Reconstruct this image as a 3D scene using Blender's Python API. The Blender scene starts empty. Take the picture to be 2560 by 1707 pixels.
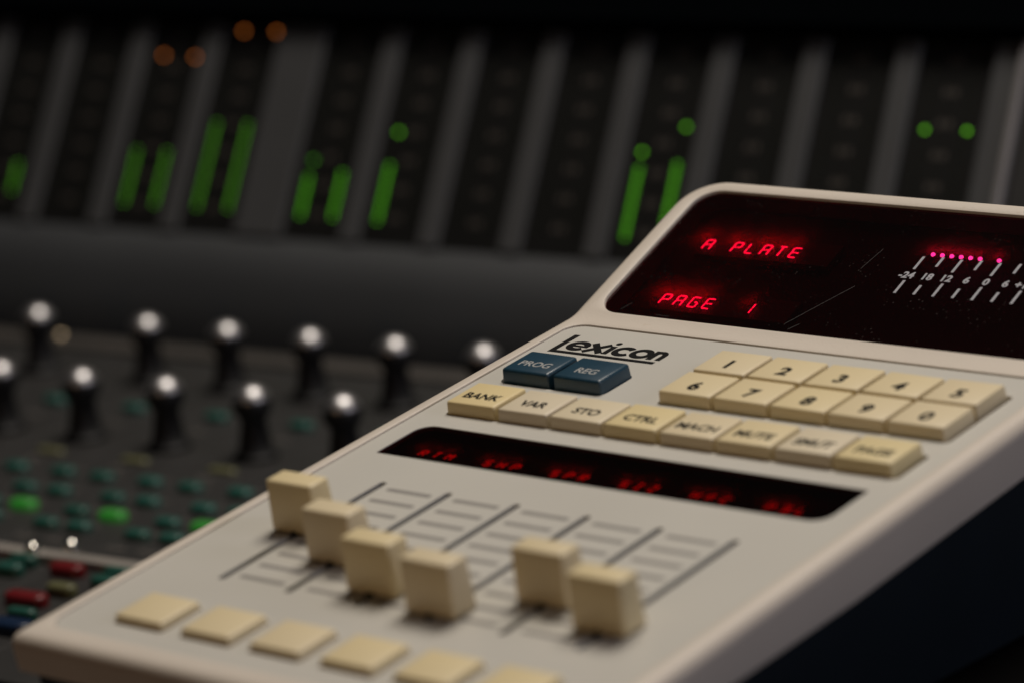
import bpy, bmesh, math, random
from mathutils import Matrix, Vector
random.seed(7)
MM = 0.001
sc = bpy.context.scene
COL = sc.collection

# ------------------------------------------------------------------ camera
cam_d = bpy.data.cameras.new('camera')
cam = bpy.data.objects.new('camera', cam_d); COL.objects.link(cam)
cx = Vector((0.7668619, 0.6382548, -0.0674803)); cy = Vector((-0.0958124, 0.2178079, 0.9712774)); cz = Vector((0.6346202, -0.7383702, 0.2281813))
m = Matrix((cx, cy, cz)).transposed().to_4x4()
m.translation = Vector((512.875, -456.327, 200.937)) * MM
cam.matrix_world = m
cam_d.sensor_fit = 'HORIZONTAL'; cam_d.sensor_width = 22.3; cam_d.lens = 72.456
cam_d.clip_start = 0.02; cam_d.clip_end = 50
cam_d.dof.use_dof = True; cam_d.dof.focus_distance = 0.784; cam_d.dof.aperture_fstop = 5.8
cam_d.dof.aperture_blades = 0
sc.camera = cam

# ------------------------------------------------------------------ world, lamps, exposure
w = bpy.data.worlds.new('World'); sc.world = w; w.use_nodes = True
bg = w.node_tree.nodes['Background']
bg.inputs[0].default_value = (0.9, 0.92, 1.0, 1); bg.inputs[1].default_value = 0.012

def area(name, loc, target, size, energy, color, shape='DISK'):
    l = bpy.data.lights.new(name, 'AREA'); l.shape = shape; l.size = size; l.energy = energy; l.color = color
    o = bpy.data.objects.new(name, l); COL.objects.link(o); o.location = loc
    o.rotation_euler = (Vector(target) - Vector(loc)).to_track_quat('-Z', 'Y').to_euler()
    return o
area('ceiling_lamp', (-0.02, 0.50, 1.30), (0.02, 0.12, 0.0), 0.60, 16.4, (1.0, 0.915, 0.81))
area('room_lamp', (1.45, 0.30, 0.55), (0.1, 0.1, 0.0), 0.5, 3.8, (0.88, 0.86, 1.0))
area('warm_front_fill', (0.25, -1.45, 0.22), (0.08, 0.0, 0.0), 0.35, 0.95, (1.0, 0.54, 0.24))  # added warm fill, unseen; stands in for bounce onto the front faces

vs = sc.view_settings
vs.view_transform = 'Standard'; vs.look = 'None'; vs.exposure = 0.0; vs.gamma = 1.0
try: vs.use_curve_mapping = False
except Exception: pass
sc.render.engine = 'CYCLES'
sc.cycles.use_denoising = True
sc.cycles.max_bounces = 8; sc.cycles.transparent_max_bounces = 12
sc.cycles.sample_clamp_indirect = 4.0

# ------------------------------------------------------------------ materials
def new_mat(name):
    M = bpy.data.materials.new(name); M.use_nodes = True
    nt = M.node_tree; b = nt.nodes['Principled BSDF']
    return M, nt, b
def mat(name, col, rough=0.5, metal=0.0, spec=0.5, bump=0.0, bscale=900.0, var=0.0, vscale=40.0, emit=None, estr=0.0, rand=0.0, col2=None, coat=0.0):
    M, nt, b = new_mat(name); N = nt.nodes; L = nt.links
    b.inputs['Base Color'].default_value = (*col, 1); b.inputs['Roughness'].default_value = rough
    b.inputs['Metallic'].default_value = metal; b.inputs['Specular IOR Level'].default_value = spec
    if coat: b.inputs['Coat Weight'].default_value = coat; b.inputs['Coat Roughness'].default_value = 0.12
    tc = N.new('ShaderNodeTexCoord')
    if var > 0 or rand > 0 or col2:
        c2 = col2 or tuple(c * (1 - var) for c in col)
        mix = N.new('ShaderNodeMix'); mix.data_type = 'RGBA'
        mix.inputs[6].default_value = (*col, 1); mix.inputs[7].default_value = (*c2, 1)
        if rand > 0:
            oi = N.new('ShaderNodeObjectInfo'); L.new(oi.outputs['Random'], mix.inputs[0])
        else:
            nz = N.new('ShaderNodeTexNoise'); nz.inputs['Scale'].default_value = vscale; nz.inputs['Detail'].default_value = 5
            L.new(tc.outputs['Object'], nz.inputs['Vector'])
            rp = N.new('ShaderNodeValToRGB'); rp.color_ramp.elements[0].position = .35; rp.color_ramp.elements[1].position = .7
            L.new(nz.outputs['Fac'], rp.inputs[0]); L.new(rp.outputs[0], mix.inputs[0])
        L.new(mix.outputs[2], b.inputs['Base Color'])
    if bump > 0:
        nb = N.new('ShaderNodeTexNoise'); nb.inputs['Scale'].default_value = bscale; nb.inputs['Detail'].default_value = 3
        L.new(tc.outputs['Object'], nb.inputs['Vector'])
        bp = N.new('ShaderNodeBump'); bp.inputs['Strength'].default_value = bump; bp.inputs['Distance'].default_value = 0.0003
        L.new(nb.outputs['Fac'], bp.inputs['Height']); L.new(bp.outputs[0], b.inputs['Normal'])
    if emit:
        b.inputs['Emission Color'].default_value = (*emit, 1); b.inputs['Emission Strength'].default_value = estr
    return M
def dirty(M, amount, scale, col):
    """small grime specks and streaks over the finished colour"""
    nt = M.node_tree; N = nt.nodes; L = nt.links; b = N['Principled BSDF']
    tc = N.new('ShaderNodeTexCoord'); nz = N.new('ShaderNodeTexNoise'); nz.inputs['Scale'].default_value = scale; nz.inputs['Detail'].default_value = 8; nz.inputs['Roughness'].default_value = .7
    L.new(tc.outputs['Object'], nz.inputs['Vector'])
    rp = N.new('ShaderNodeValToRGB'); rp.color_ramp.elements[0].position = .62; rp.color_ramp.elements[1].position = .78
    rp.color_ramp.elements[1].color = (amount, amount, amount, 1)
    L.new(nz.outputs['Fac'], rp.inputs[0])
    mix = N.new('ShaderNodeMix'); mix.data_type = 'RGBA'; mix.inputs[7].default_value = (*col, 1)
    s = b.inputs['Base Color']
    if s.is_linked: L.new(s.links[0].from_socket, mix.inputs[6])
    else: mix.inputs[6].default_value = s.default_value
    L.new(rp.outputs[0], mix.inputs[0]); L.new(mix.outputs[2], s)
    return M
def pane_mat(name, tint, dust=0.12, haze=.06):
    M = bpy.data.materials.new(name); M.use_nodes = True; nt = M.node_tree; N = nt.nodes; L = nt.links
    N.clear(); out = N.new('ShaderNodeOutputMaterial')
    tr = N.new('ShaderNodeBsdfTransparent'); tr.inputs[0].default_value = (*tint, 1)
    gl = N.new('ShaderNodeBsdfGlossy'); gl.inputs['Roughness'].default_value = 0.10; gl.inputs[0].default_value = (.55, .55, .55, 1)
    fr = N.new('ShaderNodeFresnel'); fr.inputs[0].default_value = 1.4
    geo = N.new('ShaderNodeNewGeometry'); inv = N.new('ShaderNodeMath'); inv.operation = 'SUBTRACT'; inv.inputs[0].default_value = 1; L.new(geo.outputs['Backfacing'], inv.inputs[1])
    fm = N.new('ShaderNodeMath'); fm.operation = 'MULTIPLY'; L.new(fr.outputs[0], fm.inputs[0]); L.new(inv.outputs[0], fm.inputs[1])
    m1 = N.new('ShaderNodeMixShader'); L.new(fm.outputs[0], m1.inputs[0]); L.new(tr.outputs[0], m1.inputs[1]); L.new(gl.outputs[0], m1.inputs[2])
    df = N.new('ShaderNodeBsdfDiffuse'); df.inputs[0].default_value = (.32, .30, .28, 1)
    tc = N.new('ShaderNodeTexCoord')
    v = N.new('ShaderNodeTexVoronoi'); v.inputs['Scale'].default_value = 620; L.new(tc.outputs['Object'], v.inputs['Vector'])
    rp = N.new('ShaderNodeValToRGB'); rp.color_ramp.elements[0].position = .05; rp.color_ramp.elements[0].color = (1, 1, 1, 1)
    rp.color_ramp.elements[1].position = .16; rp.color_ramp.elements[1].color = (0, 0, 0, 1)
    L.new(v.outputs['Distance'], rp.inputs[0])
    n2 = N.new('ShaderNodeTexNoise'); n2.inputs['Scale'].default_value = 90; n2.inputs['Detail'].default_value = 6; L.new(tc.outputs['Object'], n2.inputs['Vector'])
    r2 = N.new('ShaderNodeValToRGB'); r2.color_ramp.elements[0].position = .45; r2.color_ramp.elements[1].position = .75
    L.new(n2.outputs['Fac'], r2.inputs[0])
    mu = N.new('ShaderNodeMath'); mu.operation = 'MULTIPLY'; L.new(rp.outputs[0], mu.inputs[0]); L.new(r2.outputs[0], mu.inputs[1])
    m3 = N.new('ShaderNodeMath'); m3.operation = 'MULTIPLY'; L.new(mu.outputs[0], m3.inputs[0]); m3.inputs[1].default_value = dust
    ad = N.new('ShaderNodeMath'); ad.operation = 'ADD'; L.new(m3.outputs[0], ad.inputs[0]); ad.inputs[1].default_value = .004
    m2 = N.new('ShaderNodeMixShader'); L.new(ad.outputs[0], m2.inputs[0]); L.new(m1.outputs[0], m2.inputs[1]); L.new(df.outputs[0], m2.inputs[2])
    tl = N.new('ShaderNodeBsdfTranslucent'); tl.inputs[0].default_value = (haze * 8, haze * .25, haze * .4, 1)
    m4 = N.new('ShaderNodeMixShader'); m4.inputs[0].default_value = .12; L.new(m2.outputs[0], m4.inputs[1]); L.new(tl.outputs[0], m4.inputs[2])
    L.new(m4.outputs[0], out.inputs[0])
    return M
M = {}
M['shell'] = dirty(mat('cream_paint', (.595, .53, .455), .46, bump=.30, bscale=2800, var=.06, vscale=30), .5, 260, (.40, .30, .16))
M['panel'] = dirty(mat('panel_print', (.535, .515, .465), .38, bump=.10, bscale=2200, var=.04, vscale=25), .3, 200, (.44, .37, .22))
M['base'] = mat('navy_plastic', (.007, .012, .017), .55, spec=.25, bump=.3, bscale=1500, var=.2)
M['key'] = dirty(mat('yellowed_key', (.69, .57, .325), .42, bump=.08, bscale=1500, rand=1, col2=(.66, .56, .38)), .3, 170, (.60, .42, .14))
M['key_yellow'] = dirty(mat('very_yellowed_key', (.69, .56, .30), .42, bump=.08, bscale=1500, rand=1, col2=(.68, .565, .315)), .3, 170, (.58, .40, .12))
M['key_pale'] = dirty(mat('pale_key', (.66, .57, .40), .42, bump=.08, bscale=1500, rand=1, col2=(.64, .56, .42)), .25, 170, (.55, .42, .2))
M['bluekey'] = dirty(mat('petrol_key', (.012, .045, .075), .36, bump=.12, bscale=1200, var=.15, vscale=200), .25, 300, (.07, .10, .12))
M['ink'] = mat('black_ink', (.006, .006, .006), .75, spec=.1, var=.3, vscale=400)
M['paleink'] = mat('pale_ink', (.36, .36, .35), .5, var=.2, vscale=400)
M['greyink'] = mat('grey_ink', (.235, .22, .205), .5, var=.1, vscale=300)
M['silverink'] = mat('silver_ink', (.33, .325, .36), .5, var=.2, vscale=300)
M['dark'] = mat('dark_board', (.012, .011, .010), .7, spec=.2, var=.2)
M['stem'] = mat('black_stem', (.01, .01, .01), .5, var=.2)
M['module'] = mat('led_module_body', (.03, .027, .027), .6, var=.2, vscale=300)
M['pane'] = pane_mat('red_filter', (.50, .15, .20), .24, .10)
M['pane_bar'] = pane_mat('dark_red_filter', (.42, .09, .10), .05)
def emis(name, col, s): return mat(name, (.02, .02, .02), .5, emit=col, estr=s, var=.1)
M['segment'] = emis('red_segment', (1, .030, .20), 9.5)
M['segment_dim'] = emis('dim_red_segment', (1, .010, .03), 2.5)
M['dot'] = emis('pink_led', (1, .32, 1.5), 9.0)
M['scratch'] = mat('scratch_grey', (.045, .042, .04), .6, var=.6, vscale=300)
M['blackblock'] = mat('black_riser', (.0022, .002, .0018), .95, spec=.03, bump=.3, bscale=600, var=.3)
M['strip'] = dirty(mat('console_grey', (.022, .021, .0205), .5, bump=.15, bscale=900, var=.2, vscale=60), .3, 150, (.018, .017, .016))
M['rail'] = mat('console_trim', (.30, .275, .25), .4, metal=.0, var=.2, vscale=60, bump=.1)
M['body'] = mat('console_body', (.035, .035, .036), .6, bump=.2, var=.2)
M['ledge'] = mat('padded_ledge', (.026, .028, .031), .6, bump=.3, bscale=500, var=.15, vscale=20)
M['meterback'] = mat('meter_glass', (.0075, .0075, .007), .45, spec=.3, var=.2)
M['divider'] = mat('meter_divider', (.050, .051, .053), .55, var=.12, vscale=30)
M['numeral'] = mat('meter_numeral', (.045, .038, .032), .6, var=.3, vscale=200)
M['knob'] = mat('black_knob', (.010, .010, .011), .6, spec=.3, var=.3)
M['chrome'] = mat('polished_cap', (.47, .455, .46), .40, metal=1.0, var=.06, vscale=200)
M['screw'] = mat('chrome_screw', (.9, .87, .8), .07, metal=1.0, var=.05)
M['teal'] = mat('teal_button', (.018, .085, .068), .35, var=.2, rand=1, col2=(.014, .07, .052))
M['red'] = mat('red_button', (.14, .009, .012), .3, var=.15, rand=1, col2=(.09, .008, .008))
M['blue'] = mat('blue_button', (.006, .018, .05), .35, var=.2)
M['olive'] = mat('olive_button', (.12, .12, .055), .4, var=.2)
M['litgreen'] = mat('lit_green_button', (.03, .20, .03), .35, emit=(.10, 1, .08), estr=.05, var=.1)
M['green'] = emis('green_led', (.21, 1, .015), .56)
M['green_left'] = emis('dimmer_green_led', (.24, 1, .02), .36)
M['green_peak'] = emis('green_peak_led', (.24, 1, .015), .85)
M['green_faint'] = emis('faint_green_led', (.2, 1, .03), .42)
M['orange'] = emis('orange_led', (1, .27, .04), 1.05)
M['amber'] = emis('amber_led', (1, .72, .42), .95)
M['unlit'] = mat('unlit_led', (.012, .014, .010), .4, var=.2)
M['wall'] = mat('dark_wall', (.012, .017, .02), .9, spec=.1, var=.3, vscale=3)

# ------------------------------------------------------------------ mesh helpers (all lengths in mm)
def rrect(x0, y0, x1, y1, r, n=6):
    if not isinstance(r, (tuple, list)): r = (r,) * 4            # bl, br, tr, tl
    pts = []
    for (cx_, cy_, a0, rr) in ((x0 + r[0], y0 + r[0], 180, r[0]), (x1 - r[1], y0 + r[1], 270, r[1]), (x1 - r[2], y1 - r[2], 0, r[2]), (x0 + r[3], y1 - r[3], 90, r[3])):
        for k in range(n + 1):
            a = math.radians(a0 + 90 * k / n); pts.append((cx_ + rr * math.cos(a), cy_ + rr * math.sin(a)))
    return pts
def finish(name, bm, material, parent, loc=(0, 0, 0), smooth=35, recalc=True):
    if recalc: bmesh.ops.recalc_face_normals(bm, faces=bm.faces)
    me = bpy.data.meshes.new(name)
    bm.transform(Matrix.Scale(MM, 4)); bm.to_mesh(me); bm.free()
    if smooth:
        for p in me.polygons: p.use_smooth = True
        me.set_sharp_from_angle(angle=math.radians(smooth))
    me.materials.append(material)
    return link(name, me, parent, loc)
ORG = {}
def link(name, me, parent, loc=(0, 0, 0), material=None):
    o = bpy.data.objects.new(name, me); COL.objects.link(o)
    if parent is not None:
        o.parent = parent
        off = ORG.get(parent.name, (0, 0, 0))
        o.location = Vector([(loc[i] - off[i]) * MM for i in range(3)])
        ORG[o.name] = tuple(loc)
    else: o.location = Vector(loc) * MM
    if material:
        o.material_slots[0].link = 'OBJECT'; o.material_slots[0].material = material
    return o
def loop_verts(bm, pts, z): return [bm.verts.new((x, y, z)) for x, y in pts]
def loop_edges(bm, vs_): return [bm.edges.new((vs_[i], vs_[(i + 1) % len(vs_)])) for i in range(len(vs_))]
def bridge(bm, a, b):
    n = len(a)
    for i in range(n): bm.faces.new((a[i], a[(i + 1) % n], b[(i + 1) % n], b[i]))
def plate_bm(outer, holes, ztop, zbot, bottom=True):
    bm = bmesh.new(); top = []; edges = []
    for pts in [outer] + holes:
        vv = loop_verts(bm, pts, ztop); top.append(vv); edges += loop_edges(bm, vv)
    bmesh.ops.triangle_fill(bm, use_beauty=True, use_dissolve=False, edges=edges)
    low = []
    for pts, vv in zip([outer] + holes, top):
        lv = loop_verts(bm, pts, zbot); low.append(lv); bridge(bm, vv, lv)
    if bottom:
        le = []
        for lv in low:
            for i in range(len(lv)):
                e = bm.edges.get((lv[i], lv[(i + 1) % len(lv)])); le.append(e)
        bmesh.ops.triangle_fill(bm, use_beauty=True, use_dissolve=False, edges=le)
    return bm
def box_bm(x0, y0, z0, x1, y1, z1, bev=0.0, seg=2, taper=(0, 0), bm=None):
    own = bm is None
    if own: bm = bmesh.new()
    tx, ty = taper
    v = [bm.verts.new(p) for p in ((x0, y0, z0), (x1, y0, z0), (x1, y1, z0), (x0, y1, z0), (x0 + tx, y0 + ty, z1), (x1 - tx, y0 + ty, z1), (x1 - tx, y1 - ty, z1), (x0 + tx, y1 - ty, z1))]
    for f in ((3, 2, 1, 0), (4, 5, 6, 7), (0, 1, 5, 4), (1, 2, 6, 5), (2, 3, 7, 6), (3, 0, 4, 7)): bm.faces.new([v[i] for i in f])
    if bev > 0 and own: bmesh.ops.bevel(bm, geom=list(bm.edges), offset=bev, segments=seg, profile=.5, affect='EDGES')
    return bm
def lathe_bm(prof, n=24):
    bm = bmesh.new(); rings = []
    for r, z in prof:
        if r < 1e-6: rings.append([bm.verts.new((0, 0, z))])
        else: rings.append([bm.verts.new((r * math.cos(2 * math.pi * k / n), r * math.sin(2 * math.pi * k / n), z)) for k in range(n)])
    for a, b in zip(rings, rings[1:]):
        for k in range(n):
            k2 = (k + 1) % n
            if len(a) == 1 and len(b) == 1: continue
            if len(a) == 1: bm.faces.new((a[0], b[k], b[k2]))
            elif len(b) == 1: bm.faces.new((a[k], a[k2], b[0]))
            else: bm.faces.new((a[k], a[k2], b[k2], b[k]))
    return bm
def text_bm(s, height, bold=0.0, depth=0.04, width=1.0, spacing=1.0):
    cu = bpy.data.curves.new('lettering', 'FONT'); cu.body = s; cu.size = height / 0.72
    cu.align_x = 'CENTER'; cu.offset = bold; cu.extrude = depth / 2; cu.space_character = spacing; cu.resolution_u = 4
    o = bpy.data.objects.new('lettering', cu); COL.objects.link(o)
    dg = bpy.context.evaluated_depsgraph_get(); ev = o.evaluated_get(dg)
    me = bpy.data.meshes.new_from_object(ev)
    bm = bmesh.new(); bm.from_mesh(me); bpy.data.objects.remove(o); bpy.data.curves.remove(cu); bpy.data.meshes.remove(me)
    bmesh.ops.translate(bm, verts=bm.verts, vec=(0, -height / 2, 0)); bmesh.ops.scale(bm, verts=bm.verts, vec=(width, 1, 1))
    return bm
def stroke(bm, pts, wd, z, dep=.05):
    """a flat ribbon along pts, of width wd, raised dep above z"""
    n = len(pts); Ls = []; Rs = []
    for i, p in enumerate(pts):
        a = pts[max(i - 1, 0)]; b = pts[min(i + 1, n - 1)]
        dx, dy = b[0] - a[0], b[1] - a[1]; q = math.hypot(dx, dy) or 1
        nx, ny = -dy / q * wd / 2, dx / q * wd / 2
        Ls.append((p[0] + nx, p[1] + ny)); Rs.append((p[0] - nx, p[1] - ny))
    t = [[bm.verts.new((x, y, z + dep)) for x, y in S] for S in (Ls, Rs)]
    b_ = [[bm.verts.new((x, y, z)) for x, y in S] for S in (Ls, Rs)]
    for i in range(n - 1):
        bm.faces.new((t[0][i], t[0][i + 1], t[1][i + 1], t[1][i])); bm.faces.new((t[0][i], b_[0][i], b_[0][i + 1], t[0][i + 1]))
        bm.faces.new((t[1][i], t[1][i + 1], b_[1][i + 1], b_[1][i]))
    bm.faces.new((t[0][0], t[1][0], b_[1][0], b_[0][0])); bm.faces.new((t[0][-1], b_[0][-1], b_[1][-1], t[1][-1]))
def arc(cx_, cy_, r, a0, a1, n=14, ry=None):
    ry = ry or r
    return [(cx_ + r * math.cos(math.radians(a0 + (a1 - a0) * k / n)), cy_ + ry * math.sin(math.radians(a0 + (a1 - a0) * k / n))) for k in range(n + 1)]
SEG = {'a': ((0, 2), (1, 2)), 'f': ((0, 1), (0, 2)), 'e': ((0, 0), (0, 1)), 'b': ((1, 1), (1, 2)), 'c': ((1, 0), (1, 1)), 'd': ((0, 0), (1, 0)), 'g': ((0, 1), (.5, 1)), 'h': ((.5, 1), (1, 1)),
       'u': ((.5, 1), (.5, 2)), 'l': ((.5, 0), (.5, 1)), 'k': ((.5, 1), (1, 0)), 'm': ((0, 2), (.5, 1)), 'n': ((.5, 1), (1, 2)), 'o': ((0, 0), (.5, 1))}
CH = {'A': 'afebcgh', 'P': 'afebgh', 'L': 'fed', 'T': 'aul', 'E': 'afedgh', 'G': 'afedch', '1': 'ul', 'R': 'afebghk', 'M': 'febcmn', 'S': 'afghcd', 'H': 'febcgh', 'I': 'adul', 'Z': 'adno', 'F': 'afegh', 'C': 'afed', 'D': 'adbcul'}
def segchar_bm(ch, wd=2.1, ht=3.7, th=.30):
    bm = bmesh.new()
    for i, s in enumerate(CH[ch]):
        (x0, y0), (x1, y1) = SEG[s]
        p0 = Vector(((x0 - .5) * wd, y0 * ht / 2)); p1 = Vector(((x1 - .5) * wd, y1 * ht / 2)); d = (p1 - p0).normalized() * th * .45
        p0 += d; p1 -= d
        stroke(bm, [tuple(p0), tuple(p1)], th, 0, .1 + .004 * i)
    return bm

# ================================================================== mixing console (background)
PHI = math.radians(6.4); ZS = -76.0
CO = (-200.0, 290.0, -160.0)                                  # root in console millimetres
xc = Vector((math.cos(PHI), math.sin(PHI), 0)); yc = Vector((-math.sin(PHI), math.cos(PHI), 0))
con = bpy.data.objects.new('mixing_console', None); COL.objects.link(con)
con.location = (xc * CO[0] + yc * CO[1] + Vector((0, 0, CO[2]))) * MM; con.rotation_euler = (0, 0, PHI); con.empty_display_size = .05
con['label'] = 'large dark grey studio mixing console with lit green level meters and silver capped knobs'
con['category'] = 'mixing console'
ORG[con.name] = CO
PIT = 36.2
def chan(k): return -197.2 + PIT * k - (15.2 if k < -3.5 else 0)   # knob column k
finish('console_body', box_bm(-760, -260, -160, 420, 640, ZS - 2.2, 2), M['body'], con)
# channel strips on three sections
for k in range(-9, 9):
    u = chan(k) - 1.5
    w0 = PIT / 2 - .35
    finish('channel_strip', box_bm(u - w0, 193.0, ZS - 2.0, u + w0, 404, ZS, .4, 1), M['strip'], con)
    if -5 < k < 8: finish('fader_panel', box_bm(u - w0, 99, ZS - 2.0, u + w0, 184.5, ZS, .4, 1), M['strip'], con)
finish('centre_filler', box_bm(chan(-4) - 1.5 + PIT / 2 + .2, 193, ZS - 2, chan(-3) - 1.5 - PIT / 2 - .2, 404, ZS - .2, .3, 1), M['strip'], con)
finish('trim_rail', box_bm(-560, 185.6, ZS - 2, 300, 191.2, ZS + 2.6, .8), M['rail'], con)
finish('rear_trim', box_bm(-700, 406, ZS - 2, 380, 420, ZS + 1.0, .6), mat('rear_trim_grey', (.055, .049, .044), .5, var=.2, bump=.1), con)
finish('arm_rest', box_bm(-720, -255, ZS - 2, 380, 96, ZS + .4, 1.5), mat('arm_rest_grey', (.075, .076, .077), .55, var=.15, bump=.3, bscale=500), con)
# padded ledge in front of the meters
bm = bmesh.new()
prof = [(430, ZS - 2), (431, -70), (434, -62), (438, -54), (443, -47), (449, -43), (455, -41.2), (462, -41), (462, -90)]
L0 = [bm.verts.new((-700, v, z)) for v, z in prof]; L1 = [bm.verts.new((380, v, z)) for v, z in prof]
for i in range(len(prof) - 1): bm.faces.new((L0[i], L1[i], L1[i + 1], L0[i + 1]))
bm.faces.new(L0); bm.faces.new(L1[::-1])
finish('meter_ledge', bm, M['ledge'], con, smooth=50)

# knobs
def knob_proto():
    body = lathe_bm([(0, 0), (7.6, 0), (7.6, 1.5), (6.0, 2.6), (5.2, 6), (4.6, 10), (4.2, 12.8)] + [(6.55 * math.cos(math.radians(a)), 18.2 + 6.35 * math.sin(math.radians(a))) for a in range(-45, 30, 12)] + [(0, 20.6)], 24)
    cap = lathe_bm([(6.1, 19.6)] + [(6.6 * math.cos(math.radians(a)), 18.2 + 6.4 * math.sin(math.radians(a))) for a in (18, 28, 38, 48, 58, 68, 79)] + [(0, 24.6)], 28)
    return body, cap
kme = cme = None
def knob(u, v):
    global kme, cme
    if kme is None:
        b, c = knob_proto()
        k = finish('knob', b, M['knob'], con, (u, v, ZS), 50); kme = k.data
        c = finish('knob_cap', c, M['chrome'], k, (u, v, ZS), 60); cme = c.data
    else:
        k = link('knob', kme, con, (u, v, ZS)); link('knob_cap', cme, k, (u, v, ZS))
for k in range(-8, 4):
    knob(chan(k) + 4.9, 373.5)
    knob(chan(k) - 1.2, 302.5)
# push buttons
bmesh_cache = {}
def button(u, v, sx, sy, h, material, name='push_button'):
    key = (sx, sy, h)
    if key not in bmesh_cache:
        b = bmesh.new(); lev = [(0, 0), (0, h - .9), (.35, h - .3), (1.0, h)]
        loops = []
        for ins, z in lev:
            rr = min(sx, sy) / 2 - ins - .05
            loops.append(loop_verts(b, rrect(-sx / 2 + ins, -sy / 2 + ins, sx / 2 - ins, sy / 2 - ins, rr * .96, 5), z))
        for a, c in zip(loops, loops[1:]): bridge(b, a, c)
        b.faces.new(loops[-1])
        o = finish(name, b, material, con, (u, v, ZS), 60); bmesh_cache[key] = o.data; return o
    return link(name, bmesh_cache[key], con, (u, v, ZS), material)
for k in range(-7, 5):
    u = chan(k)
    ps = [(-14.0, 264, 'teal'), (2.8, 263.4, 'teal'), (-14.0, 245.6, 'teal'), (.3, 245.6, 'teal'), (-14.8, 229.4, 'teal'), (-.6, 229.8, 'litgreen' if k in (-1, 0, 1) else 'teal'), (-15.6, 216, 'teal'), (-2.7, 216.4, 'teal'),
          (-9.0, 337.5, 'teal'), (-1, 284.5, 'olive')]
    for du, v, c in ps:
        if c == 'olive': button(u + du, v, 11.0, 3.6, 1.6, M['olive'], 'label_strip')
        else: button(u + du, v, *((9.8, 6.0) if c == 'litgreen' else (9.0, 5.4)), 2.6, M[c])
lgm = None
def console_legend(u, v, i):
    global lgm
    if lgm is None:
        b = bmesh.new()
        for x in (-3.1, -1.7, -.4, .9, 2.3): box_bm(x - .45, -.6, 0, x + .45, .6, .05, bm=b)
        lgm = finish('printed_legend', b, mat('legend_print', (.16, .14, .125), .6, var=.3, vscale=200), con, (u, v, ZS + .01), 0).data
    else: link('printed_legend', lgm, con, (u, v, ZS + .01))
for k in range(-6, 5):
    for i, (du, v) in enumerate(((-14, 270.2), (2.8, 269.6), (-14, 251.6), (.3, 251.6), (-14.8, 235.6), (-.6, 236), (-15.4, 222), (-2.7, 222.2), (-9, 343), (-6, 323), (-3, 205.5), (-15, 205.5), (-2, 277.5))):
        console_legend(chan(k) + du, v, i)
for k in range(-2, 5):
    u = -191 + PIT * k
    for du, v, c, sx, sy in ((0, 181.0, 'teal', 9.5, 4.6), (2.0, 173.0, 'teal', 9.5, 5.2), (19.0, 178.8, 'red', 12.0, 5.8), (30.5, 163.0, 'olive', 10, 4.6), (26.5, 152.5, 'red', 14.5, 6.2), (39.5, 131.5, 'blue', 14.5, 7), (35, 141, 'teal', 10, 4)):
        button(u + du, v, sx, sy, 3.6, M[c])
# small domed screws and a pilot lamp
sm = None
for (u, v, r) in ((-193.0, 187.6, 2.5), (-188.5, 199.4, 2.6)):
    finish('screw', lathe_bm([(r, -1.5), (r, .2), (r * .86, r * .6), (r * .5, r * .95), (0, r * 1.08)], 16), M['screw'], con, (u, v, ZS + (2.6 if v < 195 else 0.6)), 60)
finish('pilot_lamp', lathe_bm([(1.1, -.5), (1.1, .3), (.8, .8), (0, 1.05)], 12), M['amber'], con, (-381.5, 417.5, ZS + 1.0), 60)

# meter bridge, leaning back at 60.5 degrees
EL = math.radians(60.5); ME = Vector((0, math.cos(EL), math.sin(EL))); MN = Vector((0, -math.sin(EL), math.cos(EL))); MO = Vector((0, 455, -42.3))
MROT = Matrix(((1, 0, 0), (ME.x, ME.y, ME.z), (MN.x, MN.y, MN.z))).transposed().to_4x4()
def meter(name, bm, material, u, s, h=0.0, parent=None, smooth=0):
    """parts laid out on the leaning meter panel: local x along the console, y up the slope"""
    p = MO + ME * s + MN * h + Vector((u, 0, 0))
    o = finish(name, bm, material, parent or con, tuple(p), smooth)
    o.rotation_euler = MROT.to_euler(); return o
def meter_copy(name, me, u, s, h=0.0):
    p = MO + ME * s + MN * h + Vector((u, 0, 0)); o = link(name, me, con, tuple(p)); o.rotation_euler = MROT.to_euler(); return o
meter('meter_backplate', box_bm(-500, 0, -6, 400, 86.5, 0), M['meterback'], -200, 0)
meter('meter_hood', box_bm(-520, 87.2, -60, 420, 150, 8, 2), mat('hood_black', (.0015, .002, .0025), 1, spec=0), -200, 0)
def mch(k): return -287.4 + 35.75 * k if k >= 0 else -337.2 + 36.1 * (k + 1)      # meter centre of channel k
me0 = None
for k in range(-6, 10):
    c = mch(k)
    if k == -1: wd, uu = 22.5, (-323.5 - 301) / 2
    else: wd, uu = 9.0, c + 17.9
    if k == 7: wd, uu = 9.5, -17.8
    if k > 7: continue
    meter('divider_strip', box_bm(-wd / 2, 1.5, 0, wd / 2, 86, 2.2, .5, 1), M['divider'], uu, 0, .05)
meter('end_trim', box_bm(-1.5, -3, 0, 1.5, 86.4, 4.0, .5, 1), mat('light_end_trim', (.20, .19, .19), .4, var=.1), -11.2, 0, .05)
meter('blank_panel', box_bm(0, 1.5, 0, 120, 86, 1.5, .5, 1), M['strip'], -9.0, 0, .05)
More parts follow.
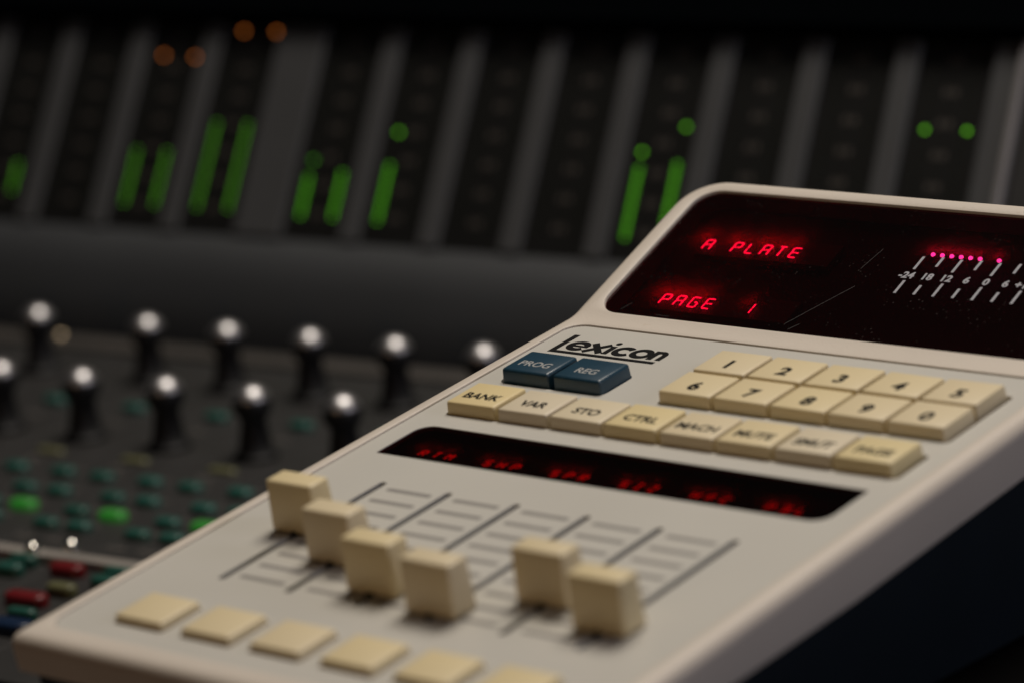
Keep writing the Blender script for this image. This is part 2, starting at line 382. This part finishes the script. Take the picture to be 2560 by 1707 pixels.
# led ladders
def ladder_bm(s0, s1, wd=1.2, step=2.1, hgt=.3):
    b = bmesh.new(); n = max(1, round((s1 - s0) / step))
    for i in range(n): box_bm(-wd / 2, i * step, 0, wd / 2, i * step + 1.05, hgt, bm=b)
    return b
uld = None; num = None
for k in range(-5, 8):
    for sgn in (-1, 1):
        if uld is None:
            o = meter('led_column', ladder_bm(10.5, 84), M['unlit'], mch(k) - 7.6, 10.5, .05); uld = o.data
        else: meter_copy('led_column', uld, mch(k) + sgn * 7.6, 10.5, .05)
    for j in range(7):
        if num is None:
            b = bmesh.new(); box_bm(-2.6, -1.3, 0, -.5, 1.3, .1, bm=b); box_bm(.5, -1.3, 0, 2.6, 1.3, .1, bm=b)
            o = meter('scale_numeral', b, M['numeral'], mch(k), 12.1 + 11.2 * j, .05); num = o.data
        else: meter_copy('scale_numeral', num, mch(k), 12.1 + 11.2 * j, .05)
lit = [(-3, 1, 13.9, 27.5), (-2, -1, 11.5, 35), (-2, 1, 11.5, 34.5), (-1, -1, 11.5, 48), (-1, 1, 11.5, 48), (0, -1, 10.8, 28), (0, 1, 10.8, 30), (1, -1, 10.5, 34.5), (4, -1, 10.2, 36.5), (4, 1, 10.2, 39.5)]
for k, sg, s0, s1 in lit:
    du = 7.6 * sg
    if k == -3: uu = -440.0
    else: uu = mch(k) + du
    meter('led_bar', ladder_bm(s0, s1, 1.3, 2.1, .45), M['green_left' if k < 0 else 'green'], uu, s0, .06)
for uu, s, c in ((-294.6, 32.9, 'green_faint'), (-258.6, 45.4, 'green_peak'), (-152.2, 42.1, 'green_peak'), (-136.4, 52.1, 'green_peak'), (-44.0, 54.6, 'green_peak'), (-28.4, 54.7, 'green_peak'),
                 (-379.1, 72.7, 'orange'), (-363.3, 72.3, 'orange'), (-342.4, 83.6, 'orange'), (-326.6, 83.6, 'orange')):
    meter('peak_led', box_bm(-.75, -.65, 0, .75, .65, .5, .12, 1), M[c], uu, s, .08)

# ================================================================== riser under the controller
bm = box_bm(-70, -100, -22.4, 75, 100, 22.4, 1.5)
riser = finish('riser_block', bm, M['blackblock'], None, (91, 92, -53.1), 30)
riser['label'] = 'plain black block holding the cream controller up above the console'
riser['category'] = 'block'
bm = box_bm(-1, -100, -20.4, 110, 100, 20.4, 1.5)  # added near-black block in place of the shade right of the controller
shade_filler = finish('shade_filler_block', bm, M['blackblock'], None, (168, 92, -55.1), 30)
shade_filler['label'] = 'added black block standing in for the shade beside the navy base of the controller'
shade_filler['category'] = 'shade block'

# ================================================================== wall behind everything
bm = box_bm(-4000, 0, -1500, 4000, 60, 2200)
wall = finish('wall', bm, M['wall'], None, (-600, 2600, 0), 0)
wall['kind'] = 'structure'

# ================================================================== remote controller (subject)
TH = math.radians(8.0)
DO = (81.5, 80.0, -41.55)                                      # root in controller millimetres, on its underside
dev = bpy.data.objects.new('remote_controller', None); COL.objects.link(dev); dev.empty_display_size = .03
dY = Vector((0, math.cos(TH), math.sin(TH))); dZ = Vector((0, -math.sin(TH), math.cos(TH)))
dev.location = (Vector((DO[0], 0, 0)) + dY * DO[1] + dZ * DO[2]) * MM; dev.rotation_euler = (TH, 0, 0)
dev['label'] = 'cream desktop effects remote controller with red display, yellowed keys and six sliders'
dev['category'] = 'controller'
ORG[dev.name] = DO
AL = math.radians(16.3); B0, B1 = 150.5, 155.5; RHO = (B1 - B0) / AL
def bend(s):
    if s <= B0: return Vector((0, s, 0)), 0.0
    if s < B1:
        a = (s - B0) / RHO; return Vector((0, B0 + RHO * math.sin(a), RHO * (1 - math.cos(a)))), a
    e = Vector((0, B0 + RHO * math.sin(AL), RHO * (1 - math.cos(AL))))
    return e + Vector((0, math.cos(AL), math.sin(AL))) * (s - B1), AL
def bend_bm(bm):
    for v in bm.verts:
        p, a = bend(v.co.y); h = v.co.z; x = v.co.x
        v.co = p + Vector((x, -math.sin(a) * h, math.cos(a) * h))
X0, X1, S0, S1 = 9.3, 153.4, -35.2, 212.4
PANEL = (14.2, -28.4, 148.8, 148.4, 5.0); GLASS = (15.3, 155.8, 147.7, 207.0, 6.5)
def outer(ins): return rrect(X0 + ins, S0 + ins, X1 - ins, S1 - ins, tuple(max(r - ins, .3) for r in (2.4, 4.5, 12, 12)), 10)
bm = bmesh.new(); RB = 3.0; TOPZ = .45
ov = loop_verts(bm, outer(RB), TOPZ); ed = loop_edges(bm, ov); hl = []
for (a, b, c, d, r), dep in ((PANEL, -2.6), (GLASS, -1.0)):
    for ins, z in ((-.35, TOPZ),): hv = loop_verts(bm, rrect(a + ins, b + ins, c - ins, d - ins, r - ins, 8), z)
    ed += loop_edges(bm, hv); hl.append((hv, (a, b, c, d, r), dep))
bmesh.ops.triangle_fill(bm, use_beauty=True, use_dissolve=False, edges=ed)
for hv, (a, b, c, d, r), dep in hl:
    prev = hv
    for ins, z in ((-.12, TOPZ - .10), (0, TOPZ - .35), (0, dep)):
        nv = loop_verts(bm, rrect(a + ins, b + ins, c - ins, d - ins, r - ins, 8), z); bridge(bm, prev, nv); prev = nv
prev = ov
for k in range(1, 7):
    a = math.radians(90 * k / 6); nv = loop_verts(bm, outer(RB * (1 - math.sin(a))), TOPZ - RB * (1 - math.cos(a))); bridge(bm, prev, nv); prev = nv
for ins, z in ((.25, -11.6), (.9, -12.2), (4.0, -12.2)):
    nv = loop_verts(bm, outer(ins), z); bridge(bm, prev, nv); prev = nv
for s in [B0 + (B1 - B0) * k / 8 for k in range(9)] + [20, 60, 100, 130]:
    bmesh.ops.bisect_plane(bm, geom=list(bm.verts) + list(bm.edges) + list(bm.faces), plane_co=(0, s, 0), plane_no=(0, 1, 0), dist=1e-5)
for v in bm.verts:
    if v.co.z < -8: v.co.z *= .66 + .34 * min(1, max(0, (v.co.y + 34) / 80))
bmesh.ops.recalc_face_normals(bm, faces=bm.faces)
bend_bm(bm)
finish('top_shell', bm, M['shell'], dev, (0, 0, 0), 28)
# navy base
def gz(y): return (-30.0 - math.sin(TH) * y) / math.cos(TH)
bm = bmesh.new()
prof = [(-31.5, -7.9), (45, -11.9), (150, -11.9), (205, 3.5), (207, 2.0), (207, gz(207)), (-30.5, gz(-30.5))]
A = [bm.verts.new((11.8, y, z)) for y, z in prof]; B = [bm.verts.new((151.4, y, z)) for y, z in prof]
for i in range(len(prof)): j = (i + 1) % len(prof); bm.faces.new((A[i], A[j], B[j], B[i]))
bm.faces.new(A[::-1]); bm.faces.new(B)
bmesh.ops.bevel(bm, geom=list(bm.edges), offset=.8, segments=2, profile=.5, affect='EDGES')
finish('base', bm, M['base'], dev, (0, 0, 0), 35)

# control panel with its openings
SL0, SLP = 34.5, 18.96
slot_x = [SL0 + SLP * i for i in range(6)]
K0, KP = 21.35, 15.24
holes = [rrect(x - .95, 2.5, x + .95, 55.2, .9, 4) for x in slot_x]
BAR = (20.4, 68.1, 141.2, 85.1); BR = (.4, 4.2, .4, 4.2)
holes.append(rrect(*BAR, BR, 6))
holes.append(rrect(20.3, 111.5, 51.2, 124.8, 2.4, 5))
holes.append(rrect(66.6, 111.7, 143.6, 138.4, 1.0, 4))
holes.append(rrect(20.9, 91.6, 143.7, 104.6, 1.0, 4))
for x in slot_x: holes.append(rrect(x - 7.2, -22.0, x + 7.2, -9.6, 1.0, 4))
finish('control_panel', plate_bm(rrect(PANEL[0] + .22, PANEL[1] + .22, PANEL[2] - .22, PANEL[3] - .22, 4.8, 8), holes, 0, -1.2, False), M['panel'], dev, (0, 0, 0), 25)
finish('backing_board', box_bm(PANEL[0] + .1, PANEL[1] + .1, -5.5, PANEL[2] - .1, PANEL[3] - .1, -3.0), M['dark'], dev, (0, 0, 0), 0)
# printed scale marks
dm = None
for i in range(5):
    for j in range(9):
        loc = (slot_x[i] + 9.55, 5.45 + 5.84 * j, .0)
        if dm is None: dm = finish('scale_mark', plate_bm(rrect(-6.3, -.72, 6.3, .72, .5, 3), [], .03, .004), M['greyink'], dev, loc, 0).data
        else: link('scale_mark', dm, dev, loc)
# sliders
sm = tm = None
def slider_bm():
    bm = bmesh.new()
    prof = [(-3.65, .22), (-3.05, 11.7), (2.9, 11.7), (3.6, .22)]
    A = [bm.verts.new((-6.55, y, z)) for y, z in prof]; B = [bm.verts.new((6.55, y, z)) for y, z in prof]
    for i in range(4): j = (i + 1) % 4; bm.faces.new((A[i], A[j], B[j], B[i]))
    bm.faces.new(A[::-1]); bm.faces.new(B)
    bmesh.ops.bevel(bm, geom=list(bm.edges), offset=.65, segments=3, profile=.5, affect='EDGES')
    return bm
for x, y in zip(slot_x, (29.4, 20.0, 11.0, 7.4, 19.3, 13.0)):
    if sm is None:
        o = finish('slider', slider_bm(), M['key'], dev, (x, y, 0), 50); sm = o.data
        tm = finish('stem', box_bm(-.6, -4.3, -2.8, .6, 3.4, .9, .1, 1), M['stem'], o, (x, y, 0), 0).data
    else:
        o = link('slider', sm, dev, (x, y, 0)); link('stem', tm, o, (x, y, 0))
# lower push buttons
bmm = None
for x in slot_x:
    if bmm is None: bmm = finish('push_button', box_bm(-6.85, -5.85, -2.6, 6.85, 5.85, 1.75, .55, 3, taper=(.15, .15)), M['key'], dev, (x, -15.7, 0), 50).data
    else: link('push_button', bmm, dev, (x, -15.7, 0))
# keys
def key_bm(wd, dp, h=3.1, bev=.5): return box_bm(-wd / 2, -dp / 2, -2.6, wd / 2, dp / 2, h, bev, 3, taper=(.38, .32))
km = None
def key(cx_, cy_, label, material, ink, size, wd, dy, dp=12.6, bold=.13, h=3.1):
    global km
    jx, jz = random.uniform(-.08, .08), random.uniform(-.12, .12)
    if material is M['bluekey']: o = finish('key', key_bm(14.5, 12.2, h, .75), material, dev, (cx_, cy_, 0), 50)
    elif km is None:
        o = finish('key', key_bm(14.75, dp), M['key'], dev, (cx_, cy_, 0), 50); km = o.data
        o.material_slots[0].link = 'OBJECT'; o.material_slots[0].material = material
    else: o = link('key', km, dev, (cx_ + jx, cy_, jz), material)
    o.rotation_euler = (random.uniform(-.008, .008), random.uniform(-.008, .008), random.uniform(-.004, .004))
    t = finish('legend', text_bm(label, size, bold, .04, wd), ink, o, (cx_ + jx, cy_ + dy, (0 if material is M['bluekey'] else o.location.z / MM + DO[2]) + h + .01), 0)
    return o
fn = (('BANK', 'key_yellow'), ('VAR', 'key_pale'), ('STO', 'key_pale'), ('CTRL', 'key_yellow'), ('MACH', 'key'), ('MUTE', 'key'), ('SMUT', 'key_pale'), ('PAGE', 'key_yellow'))
for i, (t, mm) in enumerate(fn): key(K0 + KP * i + 7.2, 98.2, t, M[mm], M['ink'], 3.0, .92, -1.2)
for i in range(5): key(K0 + KP * (3 + i) + 7.2, 118.35, '67890'[i], M['key'], M['ink'], 4.2, 1.0, -1.2, bold=.24)
for i in range(5): key(K0 + KP * (3 + i) + 7.2, 131.55, '12345'[i], M['key'], M['ink'], 4.2, 1.0, -1.2, bold=.24)
for i, t in enumerate(('PROG', 'REG')): key(K0 + KP * i + 7.1, 118.1, t, M['bluekey'], M['paleink'], 2.7, .92, -1.3, bold=.06, h=3.4)
# maker's name
bm = bmesh.new(); z = .004; wd = 1.72
stroke(bm, [(20.1, 131.7), (20.1, 142.7)], 1.7, z, .030)
stroke(bm, [(19.3, 132.4), (50.6, 132.4)], 1.4, z, .034)
cyl, r = 136.65, 2.05
def xl(cx_, *strokes): 
    for q, (pts, w_) in enumerate(strokes): stroke(bm, pts, w_, z, .028 + .003 * (q + 1))
xl(0, (arc(25.0, cyl, 2.35, 6, 322, 24, r), wd), ([(23.2, 136.55), (28.0, 136.55)], 1.05))
xl(0, ([(28.0, 134.0), (33.2, 139.3)], 1.75), ([(28.3, 139.3), (33.0, 134.0)], 1.75))
xl(0, ([(34.4, 134.0), (34.4, 138.9)], 1.6), (arc(34.4, 140.45, .42, 0, 360, 10), .84))
xl(0, (arc(38.6, cyl, 2.3, 40, 320, 22, r), wd))
xl(0, (arc(43.9, cyl, 2.3, 0, 360, 28, r), wd))
xl(0, ([(47.55, 134.0), (47.55, 139.3)], 1.6), (arc(48.85, 137.0, 1.35, 170, 0, 12, 1.6) + [(50.2, 134.0)], 1.55))
finish('logo', bm, M['ink'], dev, (0, 0, 0), 0)

# narrow parameter display
pn = finish('parameter_window', plate_bm(rrect(BAR[0] + .08, BAR[1] + .08, BAR[2] - .08, BAR[3] - .08, BR, 6), [], -.15, -.6), M['pane_bar'], dev, (0, 0, 0), 0)
for x, word in zip(slot_x, ('RTM', 'SHP', 'SPR', 'SIZ', 'HFC', 'PDL')):
    for j, ch in enumerate(word):
        finish('led_character', segchar_bm(ch, 1.5, 2.6, .3), M['segment_dim'], pn, (x - 5.7 + 3.9 * j, 73.2, -1.7), 0)

# large display
def P3(x, v, off):
    p, a = bend(153.0 + v + 0.02); return (x, p.y - math.sin(a) * off, p.z + math.cos(a) * off)
def disp(name, bm, material, x, v, off, parent=None, smooth=0):
    o = finish(name, bm, material, parent or dev, P3(x, v, off), smooth); o.rotation_euler = (AL, 0, 0); return o
gx0, gy0, gx1, gy1, gr = GLASS
gw = disp('display_window', plate_bm(rrect(gx0 + .06, 0, gx1 - .06, gy1 - gy0 - .12, gr, 8), [], -.35, -.75), M['pane'], 0, gy0 - 153 + .06, 0)
disp('display_board', box_bm(gx0 + .05, 0.1, -1, gx1 - .05, gy1 - gy0 - .1, 0), M['dark'], 0, gy0 - 153, -5.4)
tb = bmesh.new(); w0 = loop_verts(tb, rrect(gx0 - .3, -.2, gx1 + .3, gy1 - gy0 + .3, gr, 8), -.9); w1 = loop_verts(tb, rrect(gx0 - .3, -.2, gx1 + .3, gy1 - gy0 + .3, gr, 8), -5.6); bridge(tb, w0, w1)
disp('display_housing', tb, mat('housing_dark', (.16, .13, .13), .6, var=.2), 0, gy0 - 153, 0)
def child(name, bm, material, x, v, off):
    o = finish(name, bm, material, None, (0, 0, 0), 0); o.parent = gw
    p = Vector(P3(x, v, off)); q = Vector(P3(0, gy0 - 153 + .06, 0)); R = Matrix.Rotation(-AL, 3, 'X')
    o.location = (R @ (p - q)) * MM; return o
for (bx, bv, n) in ((24.2, 33.8, 9), (25.7, 11.3, 9)):
    b = bmesh.new(); box_bm(0, -1.2, -1.5, 40, 7.2, 0, bm=b)
    child('led_module', b, M['module'], bx, bv, -3.3)
for txt, x0, v in (('A PLATE', 27.3, 34.0), ('PAGE  1', 28.85, 11.5)):
    for j, ch in enumerate(txt):
        if ch == ' ': continue
        child('led_character', segchar_bm(ch, 2.15, 3.75, .34), M['segment'], x0 + 4.33 * j + (-.2 if ch == '1' else 0), v, -2.7)
for k in (0, 1, 2, 3, 4, 5, 7): child('level_led', lathe_bm([(.55, 0), (.55, .3), (.4, .5), (0, .6)], 14), M['dot'], 90.8 + 2.58 * k, 39.4, -2.2)
for k in range(7):
    x = 90.65 + 5.19 * k
    for (v0, v1) in ((((31.2, 36.2), (21.8, 26.8)) if k % 2 == 0 else ((32.8, 36.5), (21.9, 25.5)))):
        vv = .06 * k
        child('scale_tick', plate_bm(rrect(-.36, v0 - 28, .36, v1 - 28, .1, 2), [], .03, 0), M['silverink'], x, 28 + vv, -.34)
    t = ('-24', '18', '12', '6', '0', '6', '+12')[k]
    child('scale_number', text_bm(t, 2.35, .12, .03, .95), M['silverink'], x + (-.6 if k == 0 else (-.2 if len(t) > 1 else .1)), 28.9 + vv, -.32)
for pts, wd in (([(69.4, 5.8), (74.5, 14.3), (79.5, 22.4)], .10), ([(77.2, 29.0), (78.8, 37.2)], .08), ([(71.5, 4.2), (73.4, 6.6)], .12), ([(22.0, 4.6), (23.6, 7.4)], .10), ([(33, 4.0), (37.0, 3.9)], .08)):
    b = bmesh.new(); stroke(b, [(x - 70, v - 20) for x, v in pts], wd, 0, .012); child('scratch', b, M['scratch'], 69.6, 20.5, -.34)
